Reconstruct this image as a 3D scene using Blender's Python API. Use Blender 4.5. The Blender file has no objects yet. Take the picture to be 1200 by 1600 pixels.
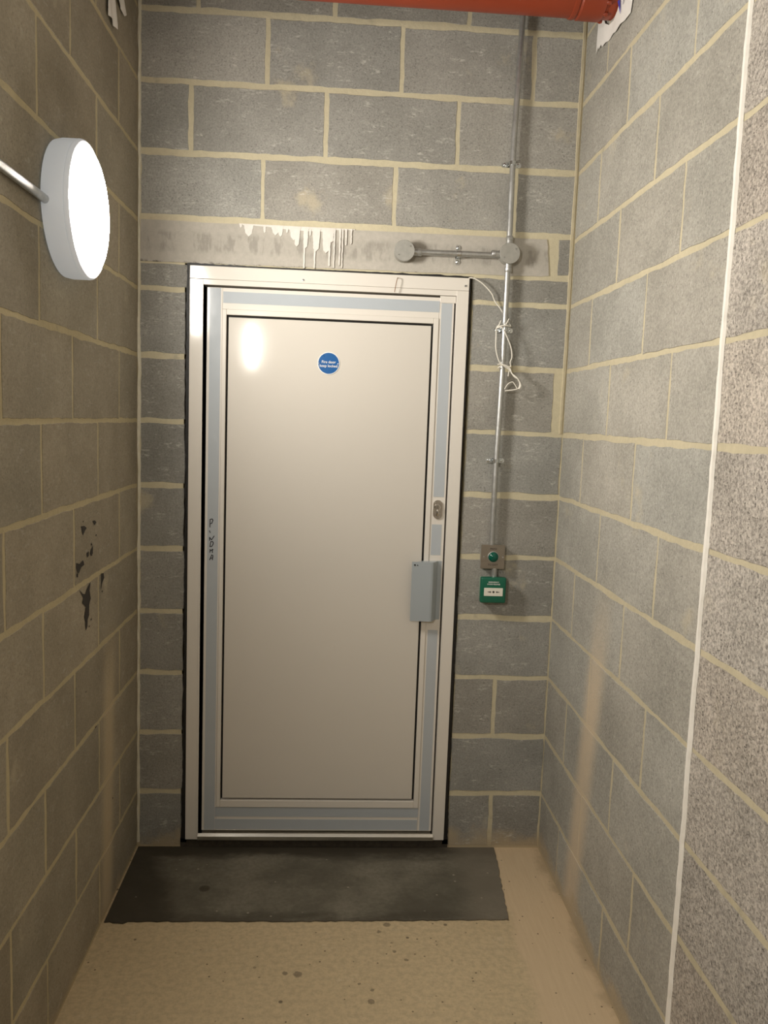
import bpy, bmesh, math, random
from mathutils import Vector, Matrix
random.seed(7)
S = bpy.context.scene
COL = S.collection
PI = math.pi

# ---------------------------------------------------------------- camera
W = 1.50            # corridor width; back wall face is y = 0, left wall x = 0, camera looks towards +y
cam_d = bpy.data.cameras.new('camera')
cam = bpy.data.objects.new('camera', cam_d); COL.objects.link(cam)
cam_d.sensor_fit = 'VERTICAL'; cam_d.sensor_height = 24.0; cam_d.sensor_width = 18.0; cam_d.lens = 19.003
cam_d.clip_start = 0.02
X = Vector((0.99762359, -0.05886001, 0.03581440)); U = Vector((-0.02882702, 0.11554566, 0.99288378)); F = Vector((0.06257935, 0.99155670, -0.11357432))
m = Matrix.Identity(4)
for i in range(3):
    m[i][0], m[i][1], m[i][2] = X[i], U[i], -F[i]
m.translation = Vector((0.68655, -2.87927, 1.59931))
cam.matrix_world = m
S.camera = cam

# ---------------------------------------------------------------- light levels
LAMP_STRENGTH = 100.0
LAMP_STRENGTH_FAR = 245.0
LAMP_COLOUR = (1.0, 0.94, 0.855, 1)
w = bpy.data.worlds.new('world'); S.world = w; w.use_nodes = True
w.node_tree.nodes['Background'].inputs[0].default_value = (0.0, 0.0, 0.0, 1)
w.node_tree.nodes['Background'].inputs[1].default_value = 0.0
S.view_settings.view_transform = 'Standard'; S.view_settings.look = 'None'
S.view_settings.gamma = 1.0; S.view_settings.use_curve_mapping = False
S.view_settings.exposure = 0.0
S.cycles.max_bounces = 12; S.cycles.diffuse_bounces = 8

# ---------------------------------------------------------------- node helpers
class NT:
    def __init__(s, name):
        s.m = bpy.data.materials.new(name); s.m.use_nodes = True
        s.t = s.m.node_tree; s.b = s.t.nodes['Principled BSDF']
        s.co = s.t.nodes.new('ShaderNodeTexCoord').outputs['Object']
        s._sep = None
    def n(s, typ, **kw):
        nd = s.t.nodes.new(typ)
        for k, v in kw.items(): setattr(nd, k, v)
        return nd
    def put(s, sock, v):
        if isinstance(v, bpy.types.NodeSocket): s.t.links.new(v, sock)
        elif isinstance(v, (tuple, list)) and sock.type == 'RGBA' and len(v) == 3: sock.default_value = (*v, 1)
        else: sock.default_value = v
    def sep(s):
        if s._sep is None:
            s._sep = s.n('ShaderNodeSeparateXYZ'); s.put(s._sep.inputs[0], s.co)
        return s._sep.outputs
    def math(s, op, a, b=0.0, c=None):
        nd = s.n('ShaderNodeMath', operation=op); s.put(nd.inputs[0], a); s.put(nd.inputs[1], b)
        if c is not None: s.put(nd.inputs[2], c)
        return nd.outputs[0]
    def ramp01(s, v, a, b, x=0.0, y=1.0):
        nd = s.n('ShaderNodeMapRange', interpolation_type='SMOOTHSTEP')
        s.put(nd.inputs[0], v); nd.inputs[1].default_value = a; nd.inputs[2].default_value = b
        nd.inputs[3].default_value = x; nd.inputs[4].default_value = y
        return nd.outputs[0]
    def noise(s, scale, detail=3.0, rough=0.55, stretch=None, off=0.0, dist=0.0):
        v = s.co
        if stretch or off:
            mp = s.n('ShaderNodeMapping'); s.put(mp.inputs[0], v)
            if stretch: mp.inputs['Scale'].default_value = stretch
            mp.inputs['Location'].default_value = (off, off * .7, off * 1.3); v = mp.outputs[0]
        nd = s.n('ShaderNodeTexNoise'); s.put(nd.inputs['Vector'], v)
        nd.inputs['Scale'].default_value = scale; nd.inputs['Detail'].default_value = detail
        nd.inputs['Roughness'].default_value = rough; nd.inputs['Distortion'].default_value = dist
        return nd.outputs[0]
    def voro(s, scale):
        nd = s.n('ShaderNodeTexVoronoi'); s.put(nd.inputs['Vector'], s.co); nd.inputs['Scale'].default_value = scale
        return nd.outputs
    def mix(s, f, a, b, mode='MIX'):
        nd = s.n('ShaderNodeMix', data_type='RGBA', blend_type=mode)
        s.put(nd.inputs[0], f); s.put(nd.inputs[6], a); s.put(nd.inputs[7], b)
        return nd.outputs[2]
    def bump(s, h, strength, dist=0.002, prev=None):
        nd = s.n('ShaderNodeBump'); nd.inputs['Strength'].default_value = strength; nd.inputs['Distance'].default_value = dist
        s.put(nd.inputs['Height'], h)
        if prev is not None: s.put(nd.inputs['Normal'], prev)
        return nd.outputs[0]
    def out(s, col=None, rough=None, metal=None, normal=None, spec=None):
        if col is not None: s.put(s.b.inputs['Base Color'], col)
        if rough is not None: s.put(s.b.inputs['Roughness'], rough)
        if metal is not None: s.put(s.b.inputs['Metallic'], metal)
        if normal is not None: s.put(s.b.inputs['Normal'], normal)
        if spec is not None: s.b.inputs['Specular IOR Level'].default_value = spec
        return s.m

def plain(name, col, rough=0.5, metal=0.0, var=0.06, vs=30.0, bump=0.0, bs=80.0, spec=None, stretch=None, rv=.06):
    t = NT(name)
    f = t.noise(vs, 3, stretch=stretch)
    a = tuple(c * (1 - var) for c in col); b = tuple(min(1, c * (1 + var)) for c in col)
    nrm = t.bump(t.noise(bs, 4, stretch=stretch), bump) if bump else None
    return t.out(t.mix(f, a, b), t.ramp01(f, 0, 1, max(0, rough - rv), rough + rv), metal, nrm, spec)

TAN = (0.50, 0.39, 0.25)

def wall_overlay(t, col, side, is_block):
    """stains with a shape of their own: tan dust streak, mud along the floor line, mortar smears"""
    o = t.sep()
    nz = t.noise(9, 4, 0.6); fine = t.noise(150, 3, 0.6, off=3.0)
    if side in ('left', 'right'):
        if side == 'left': yc0, sl, hw, ztop, zfade, amt = -0.397, 0.048, 0.088, 0.98, 0.70, 0.74
        else: yc0, sl, hw, ztop, zfade, amt = -0.405, -0.138, 0.098, 1.20, 0.72, 0.86
        yc = t.math('MULTIPLY_ADD', o[2], sl, yc0)
        d = t.math('ABSOLUTE', t.math('SUBTRACT', o[1], yc))
        d = t.math('MULTIPLY_ADD', t.math('SUBTRACT', fine, 0.5), 0.035, d)
        d = t.math('MULTIPLY_ADD', t.math('SUBTRACT', nz, 0.5), 0.02, d)
        f = t.ramp01(d, hw * 0.15, hw * 1.15, amt, 0.0)
        zz = t.math('MULTIPLY_ADD', t.math('SUBTRACT', fine, 0.5), 0.30, o[2])
        f = t.math('MULTIPLY', f, t.ramp01(zz, zfade, ztop, 1.0, 0.0))
        f = t.math('MULTIPLY', f, t.ramp01(nz, 0.25, 0.6, 0.8, 1.0))
        col = t.mix(f, col, (0.62, 0.51, 0.37) if side == 'right' else (0.56, 0.46, 0.31))
    # mud / mortar droppings along the floor line
    zb = t.math('MULTIPLY_ADD', t.noise(7, 4, 0.6, off=1.7), -0.22 if side != 'left' else -0.14, o[2])
    f = t.ramp01(zb, -0.09, -0.025, 0.75, 0.0)
    col = t.mix(f, col, (0.46, 0.37, 0.24))
    if is_block:
        a = t.noise(5.5, 4, 0.6, off=5.1); k = 0.74 if side == 'back' else 0.80
        f = t.ramp01(a, 0.62, k, 0.0, 0.55)
        col = t.mix(f, col, (0.55, 0.48, 0.34))
        # pale scuffs
        a = t.noise(14, 5, 0.7, stretch=(1, 1, 2.2), off=8.3); b = t.noise(90, 3, 0.7, stretch=(.5, .5, 1.6), off=2)
        f = t.math('MULTIPLY', t.ramp01(a, 0.52, 0.66), t.ramp01(b, 0.47, 0.64, 0.0, 0.55 if side == 'back' else 0.2))
        col = t.mix(f, col, (0.66, 0.64, 0.59))
    return col

def block_mat(name, base, side, coarse=1.0, contrast=1.0, bump=0.35):
    t = NT(name)
    at = t.n('ShaderNodeVertexColor', layer_name='tone').outputs[0]
    blotch = t.noise(4.5, 3, 0.55); grain = t.noise(230 / coarse, 3, 0.7, off=1.0); mid = t.noise(55, 4, 0.65, off=4.0)
    k = 0.16 * contrast
    g = t.math('ADD', t.math('MULTIPLY', t.math('SUBTRACT', grain, 0.5), 2.2 * contrast), 0.5)
    lo = tuple(c * (1 - 1.5 * k) for c in base); hi = tuple(c * (1 + 1.5 * k) for c in base)
    col = t.mix(g, lo, hi)
    col = t.mix(1.0, col, t.mix(t.ramp01(blotch, .25, .75), (0.87, 0.87, 0.85), (1.12, 1.115, 1.10)), 'MULTIPLY')
    col = t.mix(1.0, col, t.mix(mid, (0.86, 0.86, 0.86), (1.14, 1.14, 1.13)), 'MULTIPLY')
    col = t.mix(1.0, col, at, 'MULTIPLY')
    # open pores and light aggregate
    pn = t.noise(260 / coarse, 2, 0.6, off=11.0); ln = t.noise(300 / coarse, 2, 0.6, off=17.0); area = t.noise(7, 3, .6, off=21.0)
    pit = t.math('MULTIPLY', t.ramp01(pn, 0.585, 0.70, 0.0, 0.60 * contrast), t.ramp01(area, 0.3, 0.65, 0.45, 1.0))
    lit = t.ramp01(ln, 0.60, 0.74, 0.0, 0.34 * contrast)
    col = t.mix(pit, col, tuple(c * 0.38 for c in base)); col = t.mix(lit, col, tuple(min(1, c * 1.8) for c in base))
    col = wall_overlay(t, col, side, True)
    h = t.math('ADD', t.math('MULTIPLY', grain, 0.7), t.math('MULTIPLY', mid, 0.8))
    h = t.math('SUBTRACT', h, pit)
    return t.out(col, 0.93, 0.0, t.bump(h, bump, 0.0025), 0.25)

def mortar_mat(name, base, side):
    t = NT(name)
    a = t.noise(60, 4, 0.65); b = t.noise(6, 3)
    col = t.mix(a, tuple(c * 0.84 for c in base), tuple(c * 1.12 for c in base))
    col = t.mix(1.0, col, t.mix(b, (0.86, 0.86, 0.85), (1.1, 1.1, 1.1)), 'MULTIPLY')
    g = t.ramp01(t.noise(11, 4, .6, off=6), .62, .78, 0, .5)
    col = t.mix(g, col, (0.25, 0.23, 0.19))
    col = wall_overlay(t, col, side, False)
    return t.out(col, 0.92, 0.0, t.bump(t.noise(120, 4, 0.7), 0.4, 0.003), 0.2)

BLK = (0.245, 0.232, 0.205)
M = {}
M['block_back'] = block_mat('concrete block back', (0.325, 0.318, 0.295), 'back', 1.45, .95, 0.4)
M['block_left'] = block_mat('concrete block left', (0.315, 0.282, 0.222), 'left', 1.5, 0.8, 0.3)
M['block_right'] = block_mat('concrete block right', (0.355, 0.342, 0.308), 'right', 1.6, 1.0, 0.4)
M['block_rough'] = block_mat('coarse concrete block', (0.385, 0.350, 0.312), 'right', 1.7, 1.55, 0.8)
M['mortar_back'] = mortar_mat('mortar back', (0.60, 0.545, 0.39), 'back')
M['mortar_left'] = mortar_mat('mortar left', (0.52, 0.45, 0.29), 'left')
M['mortar_right'] = mortar_mat('mortar right', (0.55, 0.49, 0.345), 'right')
M['soot'] = plain('black soot mark', (0.035, 0.03, 0.025), 0.9, vs=200, var=.5)
M['dirt'] = plain('dark dirt', (0.055, 0.045, 0.032), 0.95, vs=60, var=.6, bump=.6)
M['sealant'] = plain('white sealant', (0.86, 0.83, 0.76), 0.55, vs=50, var=.08, bump=.3, bs=60)
M['drip_paint'] = plain('thin white paint drips', (0.72, 0.69, 0.64), 0.5, vs=60, var=.12)
M['bead'] = plain('cream mortar bead', (0.74, 0.70, 0.57), 0.8, vs=40, var=.15, bump=.4, bs=60)
M['black_sealant'] = plain('black sealant', (0.012, 0.011, 0.010), 0.55, vs=90, var=.4, bump=.8, bs=70)
M['door_white'] = plain('white powder coat', (0.74, 0.705, 0.645), 0.13, vs=3, var=.015, bump=.02, bs=12, rv=.02)
M['panel_white'] = plain('white door panel', (0.665, 0.63, 0.57), 0.085, vs=3, var=.015, rv=.015, spec=.35)
M['film'] = plain('pale blue protective film', (0.46, 0.50, 0.535), 0.11, vs=20, var=.03, bump=.06, bs=30, rv=.03)
M['gasket'] = plain('black gasket', (0.01, 0.009, 0.008), 0.7)
M['alu'] = plain('brushed aluminium', (0.80, 0.78, 0.73), 0.19, 1.0, vs=60, var=.06, stretch=(.05, 1, 1))
M['galv'] = None
M['handle_grey'] = plain('grey blue handle', (0.36, 0.40, 0.425), 0.30, vs=8, var=.03, bump=.03)
M['nickel'] = plain('dull nickel', (0.62, 0.58, 0.52), 0.24, 1.0)
M['dark'] = plain('dark slot', (0.015, 0.013, 0.011), 0.6)
M['ink'] = plain('black marker ink', (0.012, 0.012, 0.016), 0.5)
M['sign_blue'] = plain('sign blue', (0.0, 0.095, 0.32), 0.3, var=.02)
M['sign_white'] = plain('white lettering', (0.82, 0.82, 0.80), 0.4, var=.02)
M['steel'] = plain('brushed steel plate', (0.40, 0.36, 0.31), 0.38, 1.0, vs=80, var=.08, stretch=(.06, 1, 1))
M['engrave'] = plain('dark engraving', (0.07, 0.06, 0.055), 0.6)
M['dome_green'] = plain('green button', (0.0, 0.085, 0.055), 0.16, var=.03)
M['call_green'] = plain('green plastic', (0.008, 0.120, 0.070), 0.32, var=.04)
M['call_white'] = plain('white element', (0.80, 0.77, 0.68), 0.35, var=.02)
M['clear'] = plain('pale translucent plastic', (0.42, 0.50, 0.40), 0.2, var=.05)
M['cable'] = plain('white cable sheath', (0.80, 0.77, 0.69), 0.45, var=.03)
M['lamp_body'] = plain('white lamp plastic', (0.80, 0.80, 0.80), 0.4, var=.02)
M['lamp_body'].node_tree.nodes['Principled BSDF'].inputs['Emission Color'].default_value = (.78, .9, 1, 1); M['lamp_body'].node_tree.nodes['Principled BSDF'].inputs['Emission Strength'].default_value = .2   # weak bluish emission on the plastic body stands in for lens bloom
M['paper'] = plain('white paper', (0.80, 0.78, 0.74), 0.8, vs=25, var=.06, bump=.2, bs=30)
M['print_blue'] = plain('blue print', (0.05, 0.05, 0.40), 0.7)
M['print_grey'] = plain('grey print', (0.35, 0.36, 0.42), 0.7)
M['rust'] = plain('rusty wire', (0.22, 0.12, 0.06), 0.8, var=.4, vs=200)
M['ceiling'] = plain('ceiling concrete', (0.30, 0.29, 0.27), 0.9, vs=4, var=.15, bump=.3)

def mk():
    t = NT('galvanised steel'); v = t.voro(90); c = t.n('ShaderNodeSeparateColor'); t.put(c.inputs[0], v[1])
    col = t.mix(c.outputs[0], (0.42, 0.43, 0.43), (0.58, 0.59, 0.58)); col = t.mix(t.noise(25, 4), col, (0.50, 0.50, 0.48))
    return t.out(col, t.ramp01(t.noise(40, 3), .2, .8, .30, .46), 0.85)
M['galv'] = mk()
def mk():
    t = NT('zinc plated'); return t.out(t.mix(t.noise(90, 2), (0.60, 0.64, 0.66), (0.78, 0.80, 0.80)), 0.22, 1.0)
M['zinc'] = mk()
def mk():
    t = NT('cast box metal'); col = t.mix(t.noise(45, 4, .7), (0.30, 0.30, 0.275), (0.50, 0.49, 0.45))
    return t.out(col, 0.5, 0.45, t.bump(t.noise(90, 3), .12))
M['cast'] = mk()
def mk():
    t = NT('red oxide pipe paint'); col = t.mix(t.noise(7, 4, .6), (0.20, 0.030, 0.009), (0.27, 0.038, 0.010))
    s = t.ramp01(t.noise(120, 3, .7, off=2), .70, .76, 0, .5); col = t.mix(s, col, (0.5, 0.35, 0.28))
    return t.out(col, 0.42, 0.0, t.bump(t.noise(40, 3), .15))
M['red'] = mk()
def mk():
    t = NT('concrete lintel'); o = t.sep()
    a = t.noise(3.5, 4, .6); b = t.noise(60, 4, .7); c = t.noise(16, 5, .65, stretch=(2.4, 1, .8), off=3)
    col = t.mix(a, (0.40, 0.375, 0.33), (0.58, 0.55, 0.49)); col = t.mix(t.ramp01(b, .3, .7, 0, .35), col, (0.34, 0.32, 0.28))
    band = t.math('MULTIPLY', t.ramp01(o[2], 2.13, 2.155), t.ramp01(o[2], 2.195, 2.215, 1, 0))
    col = t.mix(t.math('MULTIPLY', band, t.ramp01(c, .45, .62, 0.1, .6)), col, (0.25, 0.235, 0.205))
    pk = t.math('MULTIPLY', t.ramp01(t.math('MULTIPLY_ADD', t.noise(40, 3, off=7), .02, o[2]), 2.112, 2.122, 1, 0), t.ramp01(t.noise(35, 4, .7, off=2), .48, .6, 0, .9))
    col = t.mix(pk, col, (0.08, 0.07, 0.06))
    return t.out(col, 0.9, 0, t.bump(t.noise(80, 4, .7), .3), .25)
M['lintel'] = mk()
def mk():
    t = NT('painted concrete floor'); o = t.sep()
    a = t.noise(2.6, 4, .6); b = t.noise(55, 5, .7, off=2); c = t.noise(22, 4, .7, off=9)
    col = t.mix(a, (0.54, 0.425, 0.26), (0.66, 0.53, 0.335))
    col = t.mix(t.ramp01(b, .35, .68, 0, .6), col, (0.40, 0.325, 0.21))
    col = t.mix(t.ramp01(c, .60, .75, 0, .5), col, (0.68, 0.57, 0.40))
    # smooth trowelled strip along the right wall
    g = t.ramp01(t.math('MULTIPLY_ADD', t.noise(6, 3, off=4), .10, o[0]), 1.33, 1.37)
    st = t.noise(30, 3, .6, stretch=(3.5, .25, 1), off=1)
    col = t.mix(g, col, t.mix(st, (0.57, 0.43, 0.275), (0.68, 0.54, 0.355)))
    # dark edge and right-hand dirt along the skirting line
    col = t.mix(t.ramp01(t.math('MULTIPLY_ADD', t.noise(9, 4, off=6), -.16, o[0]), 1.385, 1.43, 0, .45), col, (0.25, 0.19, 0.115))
    v = t.voro(24); s = t.n('ShaderNodeSeparateColor'); t.put(s.inputs[0], v[1])
    dot = t.math('MULTIPLY', t.ramp01(v[0], .10, .17, 1, 0), t.ramp01(s.outputs[0], .90, .93, 0, .75))
    v2 = t.voro(70); s2 = t.n('ShaderNodeSeparateColor'); t.put(s2.inputs[0], v2[1])
    dot2 = t.math('MULTIPLY', t.ramp01(v2[0], .15, .25, 1, 0), t.ramp01(s2.outputs[0], .94, .96, 0, .8))
    col = t.mix(t.math('MAXIMUM', dot, dot2), col, (0.09, 0.07, 0.048))
    wob = t.noise(90, 3, .6, off=5)
    for sx, sy, sr in ((.623, -.699, .013), (.586, -.694, .008), (.83, -.812, .010), (.836, -.766, .006), (.943, -.639, .006), (.896, -.470, .011), (.868, -.505, .007), (.905, -.56, .005), (.91, -.60, .006), (.80, -.74, .005)):
        vx = t.math('SUBTRACT', o[0], sx); vy = t.math('SUBTRACT', o[1], sy)
        r = t.math('SQRT', t.math('ADD', t.math('MULTIPLY', vx, vx), t.math('MULTIPLY', vy, vy)))
        r = t.math('MULTIPLY_ADD', t.math('SUBTRACT', wob, .5), .014, r)
        col = t.mix(t.ramp01(r, sr * .8, sr * 1.15, .62, 0), col, (0.13, 0.105, 0.07))
    return t.out(col, t.ramp01(b, .3, .7, .55, .8), 0, t.bump(t.math('ADD', b, c), .07), .3)
M['floor'] = mk()
def mk():
    t = NT('dark screed patch'); o = t.sep()
    a = t.noise(3.2, 5, .62); b = t.noise(70, 4, .7); c = t.noise(7, 5, .65, stretch=(.6, 1.4, 1), off=3)
    col = t.mix(t.ramp01(a, .3, .7), (0.10, 0.091, 0.068), (0.225, 0.207, 0.16)); col = t.mix(t.ramp01(c, .42, .62, 0, .35), col, (0.09, 0.08, 0.058)); col = t.mix(t.ramp01(b, .3, .7, 0, .4), col, (0.09, 0.08, 0.06))
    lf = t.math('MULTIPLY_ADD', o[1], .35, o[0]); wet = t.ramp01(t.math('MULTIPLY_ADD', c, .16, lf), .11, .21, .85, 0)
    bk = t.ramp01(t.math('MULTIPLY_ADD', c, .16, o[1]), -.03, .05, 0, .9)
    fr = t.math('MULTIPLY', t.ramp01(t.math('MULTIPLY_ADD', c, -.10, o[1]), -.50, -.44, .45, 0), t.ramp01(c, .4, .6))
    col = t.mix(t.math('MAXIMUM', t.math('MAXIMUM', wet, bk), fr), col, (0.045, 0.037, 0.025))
    rt = t.ramp01(t.math('MULTIPLY_ADD', c, .2, o[0]), 1.22, 1.33, 0, .6); col = t.mix(rt, col, (0.20, 0.175, 0.135))
    vx = t.math('SUBTRACT', o[0], .29); vy = t.math('SUBTRACT', o[1], -.275)
    r = t.math('SQRT', t.math('ADD', t.math('MULTIPLY', vx, vx), t.math('MULTIPLY', vy, vy)))
    col = t.mix(t.ramp01(t.math('MULTIPLY_ADD', b, .01, r), .018, .028, .7, 0), col, (0.04, 0.033, 0.02))
    v = t.voro(40); s = t.n('ShaderNodeSeparateColor'); t.put(s.inputs[0], v[1])
    d = t.math('MULTIPLY', t.ramp01(v[0], .12, .2, 1, 0), t.ramp01(s.outputs[0], .93, .96, 0, .6)); col = t.mix(d, col, (0.42, 0.38, 0.30))
    return t.out(col, .75, 0, t.bump(t.math('ADD', b, c), .25), .3)
M['patch'] = mk()
def mk():
    t = NT('lamp diffuser'); t.b.inputs['Emission Color'].default_value = LAMP_COLOUR; t.b.inputs['Emission Strength'].default_value = LAMP_STRENGTH
    return t.out((0.85, 0.85, 0.85), 0.4)
M['diffuser'] = mk()
M['diffuser_far'] = mk(); M['diffuser_far'].node_tree.nodes['Principled BSDF'].inputs['Emission Strength'].default_value = LAMP_STRENGTH_FAR

# ---------------------------------------------------------------- mesh helpers
def obj(name, bm, mats, parent=None, smooth=False, kind=None, label=None):
    me = bpy.data.meshes.new(name); bm.normal_update(); bm.to_mesh(me); bm.free()
    for x in (mats if isinstance(mats, (list, tuple)) else [mats]): me.materials.append(M[x])
    if smooth:
        for p in me.polygons: p.use_smooth = True
        try: me.set_sharp_from_angle(angle=math.radians(40))
        except Exception: pass
    o = bpy.data.objects.new(name, me); COL.objects.link(o)
    if parent: o.parent = parent
    if kind: o['kind'] = kind
    if label: o['label'] = label
    return o
def root(name, label=None, cat=None, group=None, kind=None, loc=(0, 0, 0)):
    o = bpy.data.objects.new(name, None); COL.objects.link(o); o.empty_display_size = .05
    o.location = loc
    if label: o['label'] = label
    if cat: o['category'] = cat
    if group: o['group'] = group
    if kind: o['kind'] = kind
    return o
def tag(o, label, cat, group=None):
    o['label'] = label; o['category'] = cat
    if group: o['group'] = group
    return o
def place(o, loc):
    """move an empty's origin to loc while its children (already built in world space) stay put"""
    loc = Vector(loc); o.location = loc
    for c in o.children: c.location = Vector(c.location) - loc
def origin(o, loc):
    """give a mesh thing an origin at loc without moving its surface"""
    loc = Vector(loc); o.data.transform(Matrix.Translation(-loc)); o.location = loc
    for c in o.children: c.location = Vector(c.location) - loc
def box(bm, x0, x1, y0, y1, z0, z1, bev=0.0, mi=0, seg=2):
    r = bmesh.ops.create_cube(bm, size=1.0); vs = r['verts']
    for v in vs: v.co = Vector(((x0 + x1) / 2 + v.co.x * (x1 - x0), (y0 + y1) / 2 + v.co.y * (y1 - y0), (z0 + z1) / 2 + v.co.z * (z1 - z0)))
    fs = set(f for v in vs for f in v.link_faces)
    for f in fs: f.material_index = mi
    if bev:
        es = list(set(e for v in vs for e in v.link_edges))
        r2 = bmesh.ops.bevel(bm, geom=es, offset=bev, segments=seg, affect='EDGES', profile=.5)
        for f in r2['faces']: f.material_index = mi
def prism(bm, pts, a, b, fn, mi=0):
    """outline pts (p, q) swept from depth a to depth b; fn(p, q, d) -> xyz"""
    lo = [bm.verts.new(fn(p, q, a)) for p, q in pts]; hi = [bm.verts.new(fn(p, q, b)) for p, q in pts]
    fs = [bm.faces.new(lo), bm.faces.new(list(reversed(hi)))]
    n = len(pts)
    for i in range(n): fs.append(bm.faces.new((lo[i], hi[i], hi[(i + 1) % n], lo[(i + 1) % n])))
    for f in fs: f.material_index = mi
    bmesh.ops.recalc_face_normals(bm, faces=fs)
def lathe(bm, prof, centre, axis, seg=40, mi=0):
    """prof = [(r, d)]: radius and distance along axis from centre"""
    axis = Vector(axis).normalized(); a = axis.orthogonal().normalized(); b = axis.cross(a); c = Vector(centre)
    rings = []
    for r, d in prof:
        if r < 1e-6: rings.append([bm.verts.new(c + axis * d)])
        else: rings.append([bm.verts.new(c + axis * d + (a * math.cos(2 * PI * i / seg) + b * math.sin(2 * PI * i / seg)) * r) for i in range(seg)])
    fs = []
    for p, q in zip(rings, rings[1:]):
        for i in range(seg):
            j = (i + 1) % seg
            if len(p) == 1 and len(q) == 1: continue
            if len(p) == 1: fs.append(bm.faces.new((p[0], q[i], q[j])))
            elif len(q) == 1: fs.append(bm.faces.new((p[i], q[0], p[j])))
            else: fs.append(bm.faces.new((p[i], q[i], q[j], p[j])))
    for f in fs: f.material_index = mi
    bmesh.ops.recalc_face_normals(bm, faces=fs)
def smooth_path(pts, n=6):
    P = [Vector(p) for p in pts]
    if len(P) < 3: return P
    out = []
    for i in range(len(P) - 1):
        p0, p1, p2, p3 = P[max(i - 1, 0)], P[i], P[i + 1], P[min(i + 2, len(P) - 1)]
        for k in range(n):
            t = k / n
            out.append(0.5 * ((2 * p1) + (p2 - p0) * t + (2 * p0 - 5 * p1 + 4 * p2 - p3) * t * t + (3 * p1 - p0 - 3 * p2 + p3) * t ** 3))
    out.append(P[-1]); return out
def tube(bm, pts, r, seg=14, mi=0, sm=0):
    P = smooth_path(pts, sm) if sm else [Vector(p) for p in pts]
    prev = None; rings = []
    for i, p in enumerate(P):
        d = (P[min(i + 1, len(P) - 1)] - P[max(i - 1, 0)]).normalized()
        if prev is None: a = d.orthogonal().normalized()
        else:
            a = prev - d * prev.dot(d); a = a.normalized() if a.length > 1e-6 else d.orthogonal().normalized()
        prev = a; b = d.cross(a)
        rings.append([bm.verts.new(p + (a * math.cos(2 * PI * k / seg) + b * math.sin(2 * PI * k / seg)) * r) for k in range(seg)])
    fs = []
    for A, B in zip(rings, rings[1:]):
        for k in range(seg): fs.append(bm.faces.new((A[k], B[k], B[(k + 1) % seg], A[(k + 1) % seg])))
    fs.append(bm.faces.new(rings[0])); fs.append(bm.faces.new(list(reversed(rings[-1]))))
    for f in fs: f.material_index = mi
    bmesh.ops.recalc_face_normals(bm, faces=fs)
def text(name, body, size, loc, mat, parent, spacing=1.0, ext=.0004):
    """lettering standing on a plane that faces the camera side (-y)"""
    cu = bpy.data.curves.new(name, 'FONT'); cu.body = body; cu.size = size; cu.align_x = 'CENTER'; cu.align_y = 'CENTER'
    cu.extrude = ext; cu.space_line = spacing; cu.resolution_u = 3; cu.offset = size * .012
    tmp = bpy.data.objects.new('tmp', cu); COL.objects.link(tmp); bpy.context.view_layer.update()
    me = bpy.data.meshes.new_from_object(tmp.evaluated_get(bpy.context.evaluated_depsgraph_get()))
    bpy.data.objects.remove(tmp); bpy.data.curves.remove(cu)
    me.transform(Matrix.Translation(loc) @ Matrix.Rotation(PI / 2, 4, 'X'))
    me.name = name; me.materials.clear(); me.materials.append(M[mat])
    o = bpy.data.objects.new(name, me); COL.objects.link(o); o.parent = parent
    return o

# ---------------------------------------------------------------- block walls
JZ = [0.2158 + .225 * k for k in range(14)]       # bed joints above the floor
ROWS = [(0.0, JZ[0])] + [(JZ[k], JZ[k + 1]) for k in range(13)]    # row r lies under joint r
def block(bm, lay, fn, u0, u1, v0, v1, tone, mi, jit=.0024, step=.024, face=0.0, back=-.0035):
    def edge(a, b):
        L = max(2, int(math.hypot(b[0] - a[0], b[1] - a[1]) / step)); nx, ny = -(b[1] - a[1]), b[0] - a[0]
        l = math.hypot(nx, ny); nx /= l; ny /= l; res = []; w = random.uniform(-1, 1)
        for i in range(L):
            t = i / L; w = .6 * w + .4 * random.uniform(-2.2, 2.2)
            j = w * jit if i else -jit * .5
            res.append((a[0] + (b[0] - a[0]) * t + nx * j, a[1] + (b[1] - a[1]) * t + ny * j))
        return res
    sk = random.uniform(-.0012, .0012)
    c = [(u0, v0 - sk), (u1, v0 + sk), (u1, v1 + sk), (u0, v1 - sk)]
    P = edge(c[0], c[1]) + edge(c[1], c[2]) + edge(c[2], c[3]) + edge(c[3], c[0])
    cu, cv = (u0 + u1) / 2, (v0 + v1) / 2
    f = face + random.uniform(-.0006, .0006)
    A = [bm.verts.new(fn(u - .0012 * (1 if u > cu else -1), v - .0012 * (1 if v > cv else -1), f)) for u, v in P]
    B = [bm.verts.new(fn(u + .0008 * (1 if u > cu else -1), v + .0008 * (1 if v > cv else -1), back)) for u, v in P]
    n = len(P); fs = [bm.faces.new(A)]
    for i in range(n): fs.append(bm.faces.new((A[i], B[i], B[(i + 1) % n], A[(i + 1) % n])))
    want = Vector(fn(0, 0, 1)) - Vector(fn(0, 0, 0)); fs[0].normal_update()
    if fs[0].normal.dot(want) < 0:
        for q in fs: q.normal_flip()
    for q in fs:
        q.material_index = mi
        for lp in q.loops: lp[lay] = tone
def tone(lo=.88, hi=1.12):
    a = random.uniform(lo, hi); b = random.uniform(-.018, .018); return (a * (1 + b), a, a * (1 - b), 1)
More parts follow.
